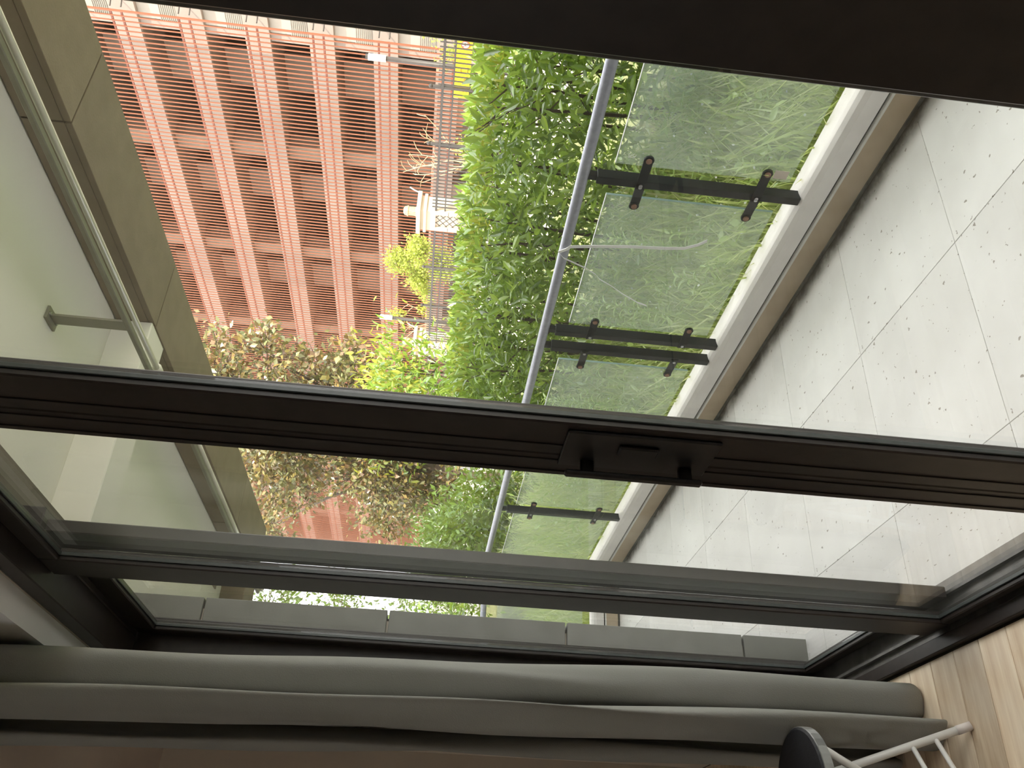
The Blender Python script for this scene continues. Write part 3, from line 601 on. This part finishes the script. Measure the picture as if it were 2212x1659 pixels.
# hedge: shrubs in a row, clipped level at eye height
HB = 0.42
def hedge_shrub(x, w, label, nl, singles=0, top=1.40, ymid=3.30, mat='leaf_hedge', yw=0.38, bare=0.45, lsz=(0.055, 0.095)):
    r = empty('hedge_shrub', (x, ymid, HB-0.05), label, 'hedge shrub', 'clipped green hedge shrubs behind the railing')
    for s in range(5):
        sx = x+random.uniform(-w*.45, w*.45); sy = ymid+random.uniform(-yw*.6, yw*.6); tx = sx+random.uniform(-.12, .12); ty = sy+random.uniform(-.1, .1)
        pts = [(sx, sy, HB-0.06), (sx*.7+tx*.3+random.uniform(-.02, .02), sy*.7+ty*.3, HB+(top-HB)*.35), (sx*.3+tx*.7, sy*.3+ty*.7+random.uniform(-.03, .03), HB+(top-HB)*.7), (tx, ty, top-0.06)]
        st_ = G().tube(pts, [0.011, 0.009, 0.007, 0.003], 6).obj('stem', 'bark', r, smooth=True)
        gb = G()
        for q in range(5):
            f = random.uniform(.3, .9); px = sx+(tx-sx)*f; py = sy+(ty-sy)*f; pz = HB+(top-HB)*f; a = random.uniform(0, 6.28)
            gb.tube([(px, py, pz), (px+.09*math.cos(a), py+.09*math.sin(a), pz+.07), (px+.17*math.cos(a), py+.17*math.sin(a), pz+.16)], [0.004, 0.003, 0.0015], 4)
        gb.obj('twig', 'bark', r)
    # denser towards the clipped top
    f = rng.random(nl)**0.60; low = rng.random(nl) < 0.14; f[low] = rng.random(low.sum())
    z = HB+0.05+(top-HB-0.05)*f; xx = x+rng.uniform(-w*.62, w*.62, nl); yy = ymid+rng.normal(size=nl)*yw*0.62; yy = np.clip(yy, ymid-yw*1.15, ymid+yw*1.15)
    P = np.stack([xx, yy, z], 1); D = rnd_dirs(nl, 0.25)+np.stack([np.zeros(nl), np.sign(yy-ymid)*0.3, (f > .85)*0.9], 1)
    Nn = rnd_dirs(nl, 1.3); ln = rng.uniform(*lsz, nl); wd = ln*rng.uniform(0.22, 0.36, nl)
    order = np.argsort(yy+0.4*np.abs(z-1.1)); si = order[:singles]; rest = order[singles:]
    if singles: single_leaves(P[si], D[si], Nn[si], ln[si], wd[si], mat, r)
    leaves('foliage', P[rest], D[rest], Nn[rest], ln[rest], wd[rest], mat, r)
    # yellow leaves on top: sun painted on the hedge, young growth on the bush
    m_ = 320; P = np.stack([x+rng.uniform(-w*.55, w*.55, m_), ymid+rng.uniform(-yw, yw, m_), top-0.05+rng.uniform(-0.06, 0.03, m_)], 1)
    leaves('sunlit_shoots', P, rnd_dirs(m_, 1.6), rnd_dirs(m_, 0.4), rng.uniform(0.035, 0.06, m_), rng.uniform(0.010, 0.018, m_), 'leaf_yellow' if mat == 'leaf_hedge' else mat, r, fine=False)
HX = [-0.4, -0.95, -1.5, -2.05, -2.6, -3.15, -3.7, -4.25, -4.8, -5.35]
HL = ['outermost to the right, hidden behind the dark stile', 'second from the right, behind the dark stile', 'third from the right, behind the dark stile', 'at the right edge of the view above the handrail', 'above the nearest railing post',
      'below the white gate pillar', 'below the small lime-green tree', 'above the close pair of posts', 'below the farther white pillar', 'where the taller yellow-tipped bush begins']
for k, X in enumerate(HX):
    hedge_shrub(X, 0.6, 'green clipped hedge shrub ' + HL[k], 2200, singles=(170 if -5.0 < X < -1.9 else 0))
hedge_shrub(-5.95, 0.7, 'tall bush with yellow young leaves at the end of the hedge', 2600, singles=120, top=1.98, ymid=3.5, mat='leaf_hedge', yw=0.42)
n = 700; P = np.stack([rng.normal(-6.0, 0.28, n), rng.normal(3.5, 0.22, n), rng.uniform(1.55, 2.12, n)], 1)
o = leaves('yellow_tips', P, rnd_dirs(n, 1.5), rnd_dirs(n, 0.5), rng.uniform(0.05, 0.09, n), rng.uniform(0.015, 0.028, n), 'leaf_yellow', bpy.data.objects['hedge_shrub.010'])

def tree(name, label, cat, base, trunk_top, blobs, nleaf, lsize, lratio, mat, bark, group=None, tr=0.07, fine=False, clump=26, twigs=True):
    """trunk, limbs to each blob (centre, radii), twigs carrying clumps of leaves"""
    r = empty(name, base, label, cat, group); b = Vector(base); tt = Vector(trunk_top)
    mid = b.lerp(tt, 0.5)+Vector((random.uniform(-.08, .08), random.uniform(-.08, .08), 0))
    G().tube([b-Vector((0, 0, .08)), mid, tt], [tr, tr*.8, tr*.55], 8).obj('trunk', bark, r, smooth=True)
    tot = sum(q[1][0]*q[1][1]*q[1][2] for q in blobs); PP = []; DD = []
    for c, rad in blobs:
        c = Vector(c); k = (tt.lerp(c, .5)+Vector((random.uniform(-.15, .15), random.uniform(-.15, .15), .05))); lb_ = G().tube([tt-Vector((0, 0, .1)), k, c], [tr*.45, tr*.28, tr*.1], 6)
        m_ = int(nleaf*rad[0]*rad[1]*rad[2]/tot); nc = max(3, m_//clump)
        for q in range(nc):
            d = unit(rng.normal(size=3)); e = np.array(c)+d*np.array(rad)*rng.uniform(.35, 1.0)**.6; s0 = np.array(c)+(e-np.array(c))*rng.uniform(0, .4)
            if twigs: lb_.tube([tuple(s0), tuple((s0+e)/2+rng.normal(size=3)*.03), tuple(e)], [tr*.08, tr*.06, tr*.03], 4, cap=False)
            f = rng.random(clump)**.7; PP.append(s0+(e-s0)*f[:, None]+rng.normal(size=(clump, 3))*lsize*.9); DD.append(rng.normal(size=(clump, 3))+d*.8+np.array([0, 0, .2]))
        lb_.obj('limb', bark, r, smooth=True)
    P = np.concatenate(PP); D = np.concatenate(DD); n = len(P); ln = lsize*rng.uniform(.65, 1.25, n)
    leaves('foliage', P, D, rnd_dirs(n, 1.0), ln, ln*lratio*rng.uniform(.8, 1.2, n), mat, r, fine=fine)
    return r
tree('plum_tree', 'bronze-leaved tree spreading in front of the red building', 'tree', (-11.6, 5.6, 0), (-11.3, 5.5, 1.6),
     [((-8.55, 5.4, 3.5), (.65, .5, .65)), ((-8.5, 5.4, 2.6), (.45, .5, .5)), ((-9.4, 5.5, 2.9), (.9, .7, .9)), ((-9.2, 5.4, 4.2), (.9, .7, .7)), ((-10.6, 5.5, 3.6), (1.2, .8, 1.2)), ((-11.2, 5.4, 2.3), (1.3, .8, 1.1)), ((-12.3, 5.6, 3.7), (1.0, .8, .9)),
      ((-12.2, 5.5, 1.5), (1.2, .7, .8)), ((-13.3, 5.6, 2.2), (.8, .7, .7)), ((-11.4, 5.6, 4.9), (1.3, .8, .8)), ((-14.6, 5.6, 4.4), (.8, .7, .7))], 22000, 0.088, 0.55, 'leaf_plum', 'bark', tr=0.09, clump=30)
tree('dark_shrub', 'dark green shrub below the bronze tree by the far corner', 'shrub', (-9.4, 3.7, 0.2), (-9.4, 3.7, .6),
     [((-8.0, 3.6, .8), (.8, .5, .6)), ((-9.2, 3.8, 1.0), (.9, .5, .6)), ((-10.3, 4.0, 1.1), (.9, .5, .65))], 6500, 0.085, 0.36, 'leaf_dark', 'bark', tr=0.03)
tree('dark_shrub', 'broad dark bush behind the balcony corner under the bronze crown', 'shrub', (-12.4, 4.6, 0.0), (-12.4, 4.6, .7),
     [((-11.6, 4.5, 1.0), (1.2, .6, .9)), ((-13.2, 4.8, 1.0), (1.2, .6, .9)), ((-14.6, 4.8, 1.1), (1.2, .6, .9))], 8000, 0.09, 0.40, 'leaf_dark', 'bark', tr=0.04)
tree('green_shrub', 'green shrub filling the view past the end railing', 'shrub', (-10.4, 2.6, 0.0), (-10.4, 2.6, .5),
     [((-9.9, 2.4, .8), (.9, .7, .6)), ((-10.8, 2.9, 1.1), (.8, .6, .8)), ((-10.4, 1.9, .9), (.7, .6, .6))], 4200, 0.09, 0.36, 'leaf_hedge', 'bark', tr=0.03)
tree('dark_tree', 'leafy branches silhouetted against bright sky past the stone pier', 'tree', (-15.6, 4.0, 0.0), (-15.5, 4.2, 1.8),
     [((-15.3, 4.7, 3.0), (.9, .8, .7)), ((-15.6, 4.5, 4.2), (1.0, .9, .8)), ((-15.6, 4.3, 1.8), (1.0, .9, .6))], 2000, 0.10, 0.45, 'leaf_dark', 'bark', tr=0.07)

# ================================================================== fence, pillars and plants across the street
FY = 15.0
pk = boxmesh('picket', 0.022, 0.022, 2.0, 'fence_dark', base=True)
def fence(x0, x1, label):
    f = empty('iron_fence', ((x0+x1)/2, FY, -0.02), label, 'fence', 'dark iron fence runs between the pillars')
    box('rail', 'fence_dark', f, x0, x1, FY-0.03, FY+0.03, 2.035, 2.085); box('rail', 'fence_dark', f, x0, x1, FY-0.015, FY+0.015, 1.82, 1.85); box('rail', 'fence_dark', f, x0, x1, FY-0.02, FY+0.02, 0.12, 0.16)
    n = int((x1-x0)/0.117); s = (x1-x0)/n
    for i in range(1, n):
        xx = x0+s*i
        if any(abs(xx-q) < 0.05 for q in FP): continue
        shared('picket', pk, f, (xx, FY, 0.10), scale=(1, 1, 1.03))
    for q in FP:
        if x0 < q < x1:
            po = box('post', 'fence_dark', f, q-0.028, q+0.028, FY-0.028, FY+0.028, -0.02, 2.27); G().lathe((q, FY, 2.27), [(0.02, 0), (0.045, 0.03), (0.045, 0.06), (0.015, 0.09)], 8).obj('finial', 'fence_dark', po)
FP = [-10.87, -12.48, -14.09, -18.55, -20.3, -24.6, -26.2]
def pillar(x, label):
    p = empty('gate_pillar', (x, FY, -0.02), label, 'pillar', 'cream gate pillars with lamps')
    a, b, y0, y1 = x-0.36, x+0.36, FY-0.05, FY+0.43
    g = G().box(a, a+0.13, y0, y0+0.06, 0, 2.29).box(b-0.13, b, y0, y0+0.06, 0, 2.29).box(a+0.13, b-0.13, y0, y0+0.06, 2.06, 2.29).box(a, b, y0+0.06, y1, 0, 2.29); g.obj('body', 'pillar_cream', p)
    box('recess', 'pillar_recess', p, a+0.13, b-0.13, y0+0.050, y0+0.0605, 0.3, 2.06)
    for zz in (1.0, 1.74): box('joint', 'fence_dark', p, a-0.001, a+0.13, y0-0.0015, y0+0.01, zz-0.006, zz+0.006); box('joint', 'fence_dark', p, b-0.13, b+0.001, y0-0.0015, y0+0.01, zz-0.006, zz+0.006)
    wv = 0.46
    for k in range(-2, 16):      # diamond lattice in the recess
        for s in (1, -1):
            z0 = 0.4+k*0.17; xa, xb = (a+0.13, b-0.13) if s > 0 else (b-0.13, a+0.13); za, zb = z0, z0+wv*0.85
            pa, pb = Vector((xa, y0+0.045, za)), Vector((xb, y0+0.045, zb))
            if zb > 2.055: f = (2.055-za)/(zb-za); pb = pa.lerp(pb, f)
            if f if False else pb.z-pa.z < 0.02: continue
            G().tube([pa, pb], 0.0075, 4).obj('lattice_bar', 'fence_dark', p)
    box('moulding', 'pillar_cream', p, a-0.05, b+0.05, y0-0.05, y1+0.05, 2.29, 2.37, 0.01); box('neck', 'pillar_cream', p, a+0.0, b-0.0, y0, y1, 2.37, 2.44); box('cap', 'pillar_cream', p, a-0.09, b+0.09, y0-0.09, y1+0.09, 2.44, 2.545, 0.012)
    lm = empty('pillar_lamp', (x+0.02, FY+0.19, 2.545), 'small round bronze lamp on top of the ' + label.split(' with')[0], 'lamp', 'lamps on the pillars')
    G().lathe((x+0.02, FY+0.19, 2.545), [(0.12, 0), (0.13, 0.02), (0.115, 0.05), (0.115, 0.22)], 16).obj('lamp_body', 'lamp_gold', lm); G().lathe((x+0.02, FY+0.19, 2.765), [(0.135, 0), (0.135, 0.025), (0.12, 0.04), (0.11, 0.09), (0.06, 0.125)], 16).obj('lamp_dome', 'lamp_gold', lm)
    G().tube([(b+0.08, FY+0.45, 2.5), (b+0.14, FY+0.47, 2.66), (b+0.2, FY+0.49, 2.76)], 0.014, 6).obj('bracket', 'lamp_white', p)
pillar(-16.64, 'nearer cream gate pillar with diamond lattice panel'); pillar(-22.55, 'farther cream gate pillar with a shrub behind it')
fence(-16.28, -9.0, 'dark iron picket fence right of the nearer pillar'); fence(-22.19, -17.0, 'dark iron picket fence between the two pillars'); fence(-32.0, -22.91, 'dark iron picket fence left of the farther pillar')
# yellow banner board behind the fence
bn = empty('yellow_banner', (-11.8, 15.4, 1.5), 'yellow banner with round prohibition signs and characters behind the fence', 'banner')
box('board', 'sign_yellow', bn, -13.05, -10.6, 15.40, 15.42, 1.50, 1.83)
def stroke(pts, m='sign_orange', wd=0.012):
    G().tube([(q[0], 15.395, q[1]) for q in pts], wd, 4).obj('stroke', m, bn)
zc = 1.645
stroke([(-12.36, zc-.07), (-12.36, zc+.07), (-12.22, zc+.07), (-12.22, zc-.07), (-12.36, zc-.07)])
stroke([(-12.56, zc+.08), (-12.54, zc), (-12.62, zc-.08)]); stroke([(-12.54, zc+.01), (-12.45, zc-.08)])
stroke([(-12.80, zc+.08), (-12.80, zc-.07)]); stroke([(-12.87, zc+.05), (-12.87, zc), (-12.73, zc), (-12.73, zc+.05)]); stroke([(-12.88, zc-.02), (-12.88, zc-.07), (-12.72, zc-.07), (-12.72, zc-.02)])
for xk in (-11.66, -11.42, -11.1):
    G().tube([(xk, 15.399, zc+.01), (xk, 15.392, zc+.01)], 0.085, 20).obj('sign_disc', 'sign_white', bn)
    G().tube([(xk+.085*math.cos(q*math.pi/10), 15.391, zc+.01+.085*math.sin(q*math.pi/10)) for q in range(21)], 0.012, 5).obj('sign_ring', 'sign_red', bn)
    stroke([(xk-.06, zc+.07), (xk+.06, zc-.05)], 'sign_red', 0.010); stroke([(xk-.045, zc), (xk+.045, zc+.012)], 'fence_dark', 0.008)
def lamp_post(x, top, label):
    l = empty('lamp_post', (x, 16.0, -0.02), label, 'lamp post', 'slim dark lamp posts with white lights'); 
    G().tube([(x, 16, -0.02), (x, 16, top-0.45)], 0.055, 10).obj('pole', 'fence_dark', l, smooth=True); G().tube([(x, 16, top-0.45), (x, 16, top-0.06)], 0.075, 12).obj('lantern', 'lamp_white', l, smooth=True); G().tube([(x, 16, top-0.06), (x, 16, top)], 0.06, 12).obj('lamp_cap', 'fence_dark', l)
lamp_post(-12.72, 3.83, 'slim dark lamp post with white lantern near the yellow banner'); lamp_post(-22.50, 3.74, 'slim dark lamp post with white lantern above the farther pillar')
tree('lime_tree', 'small lime-green tree behind the fence between the pillars', 'tree', (-20.0, 16.3, -0.02), (-20.0, 16.3, 1.6),
     [((-19.9, 16.2, 3.1), (.55, .45, .5)), ((-19.4, 16.2, 2.5), (.5, .45, .5)), ((-20.5, 16.2, 2.5), (.55, .45, .5)), ((-21.2, 16.2, 2.3), (.4, .35, .3)), ((-19.9, 16.2, 1.8), (.7, .5, .45)), ((-19.0, 16.2, 2.7), (.3, .3, .3))], 7000, 0.085, 0.55, 'leaf_lime', 'bark_pale', tr=0.05)
tree('yellow_shrub', 'yellow-green shrub behind the fence above the yellow banner', 'shrub', (-12.3, 16.6, -0.02), (-12.3, 16.6, 1.2), [((-12.1, 16.6, 2.35), (.55, .4, .4)), ((-12.9, 16.6, 2.0), (.5, .4, .35)), ((-11.6, 16.6, 2.2), (.5, .4, .6)), ((-11.9, 16.6, 1.4), (.6, .4, .35))], 1500, 0.08, 0.5, 'leaf_lime', 'bark_pale', tr=0.03)
tree('potted_shrub', 'small green shrub low behind the fence right of the nearer pillar', 'shrub', (-15.4, 16.2, -0.02), (-15.4, 16.2, .9), [((-15.3, 16.2, 1.45), (.4, .35, .35)), ((-15.7, 16.2, 1.2), (.4, .3, .3))], 500, 0.08, 0.5, 'leaf_lime', 'bark_pale', tr=0.03)
tree('potted_shrub', 'thin leafy shrub behind the farther pillar', 'shrub', (-23.0, 16.4, -0.02), (-23.0, 16.4, 2.4), [((-22.9, 16.4, 3.15), (.35, .3, .35)), ((-22.3, 16.4, 2.3), (.35, .3, .3))], 420, 0.09, 0.5, 'leaf_yellow', 'bark_pale', tr=0.03)
def bare_shrub(x, y, z0, label, h, spread, n, seed):
    rs = random.Random(seed); r = empty('bare_shrub', (x, y, -0.02), label, 'shrub'); 
    for q in range(n):
        a = rs.uniform(-1, 1); p = Vector((x, y, z0)); d = Vector((a*spread, rs.uniform(-.2, .2), 1)).normalized(); pts = [p.copy()]; 
        for s in range(5):
            d = (d+Vector((rs.uniform(-.3, .3), rs.uniform(-.2, .2), rs.uniform(-.05, .2)))).normalized(); p = p+d*h/5*rs.uniform(.7, 1.1); pts.append(p.copy())
        br = G().tube(pts, [0.022, 0.019, 0.016, 0.013, 0.010, 0.006], 5).obj('branch', 'twig_lit', r); gt = G()
        for s in range(6):
            k = rs.randint(1, 4); b0 = pts[k].lerp(pts[k+1], rs.random()); e = b0+Vector((rs.uniform(-.4, .4), rs.uniform(-.2, .2), rs.uniform(.0, .35))); gt.tube([b0, b0.lerp(e, .5)+Vector((0, 0, .04)), e], [0.009, 0.007, 0.004], 4)
        gt.obj('twig', 'twig_lit', br)
bare_shrub(-15.5, 16.0, 1.0, 'leafless sunlit shrub with spreading twigs right of the nearer pillar', 2.1, 0.55, 7, 3)
bare_shrub(-23.0, 16.3, 1.6, 'leafless thin twigs around the farther pillar', 1.7, 1.2, 5, 9)

# ================================================================== the red louvred building opposite
BY = 34.0; XR, XL = -26.15, -95.0
bd = empty('louvred_building', ((XR+XL)/2, BY, -0.02), 'tall building screened by thin terracotta-red vertical louvres over pale floor bands', 'building')
PITCH_B = 0.262
bm_ = boxmesh('louvre', 0.046, 0.048, 22.3, 'blade_red', base=True)
xx = XR
k = 0
while xx > XL:
    o = shared('louvre', bm_, bd, (xx, BY, 1.75)); 
    if k == 0: o.scale = (1.7, 1.4, 1)
    xx -= PITCH_B; k += 1
for f in range(0, 8):
    top = 3.26+3.01*f
    o = box('floor_band', 'concrete_pale', bd, XL, -14.0, BY+0.80, BY+1.0, top-1.17, top)
    box('floor_slab', 'concrete_tan', bd, XL, -14.0, BY+1.0, BY+9.0, top-1.17, top-0.9)
    for zz in (top-0.36, top-0.84): box('screen_rail', 'rail_red', bd, XL, XR, BY+0.03, BY+0.09, zz-0.045, zz+0.045)
    for bx in (-25.75,):
        for zz in (top-0.36, top-0.84):
            G().tube([(bx, BY+0.8, zz), (bx-0.30, BY+0.16, zz)], 0.035, 6).obj('bracket', 'fence_dark', bd); G().tube([(bx, BY+0.80, zz), (bx, BY+0.77, zz)], 0.11, 8).obj('bracket_plate', 'fence_dark', bd)
    wz0, wz1 = top, top+1.84
    wn = box('window', 'window_grey', bd, -27.15, -14.2, BY+1.05, BY+1.10, wz0, wz1); gs = G()
    for s in range(9): gs.box(-27.15, -14.2, BY+1.0, BY+1.05, wz0+0.1+s*0.09, wz0+0.13+s*0.09)
    gs.obj('louvre_slats', 'window_grey', wn)
    for j, cxx in enumerate(np.arange(-35.0, XL, -8.4)):
        box('column', 'concrete_tan', bd, cxx-0.45, cxx+0.45, BY+1.3, BY+2.2, top, top+1.84)
    for j, cxx in enumerate(np.arange(-31.0, XL, -8.4)): box('infill_panel', 'concrete_tan', bd, cxx-1.1, cxx+1.1, BY+3.0, BY+3.2, top, top+1.84)
box('pier', 'concrete_pale', bd, -27.6, -27.2, BY+1.02, BY+1.5, -0.02, 26); 
box('back_wall', 'inner_brown', bd, XL, -14.0, BY+9.0, BY+9.3, -0.02, 27)
box('end_wall', 'inner_brown', bd, XL-0.3, XL, BY+0.8, BY+9.3, -0.02, 27)
box('ground_wall', 'inner_brown', bd, XL, -14.0, BY+2.4, BY+2.6, -0.02, 2.1)
for j, cxx in enumerate(np.arange(-24.0, XL, -6.3)): box('ground_pier', 'concrete_tan', bd, cxx-0.9, cxx+0.9, BY+0.85, BY+1.05, -0.02, 2.1)
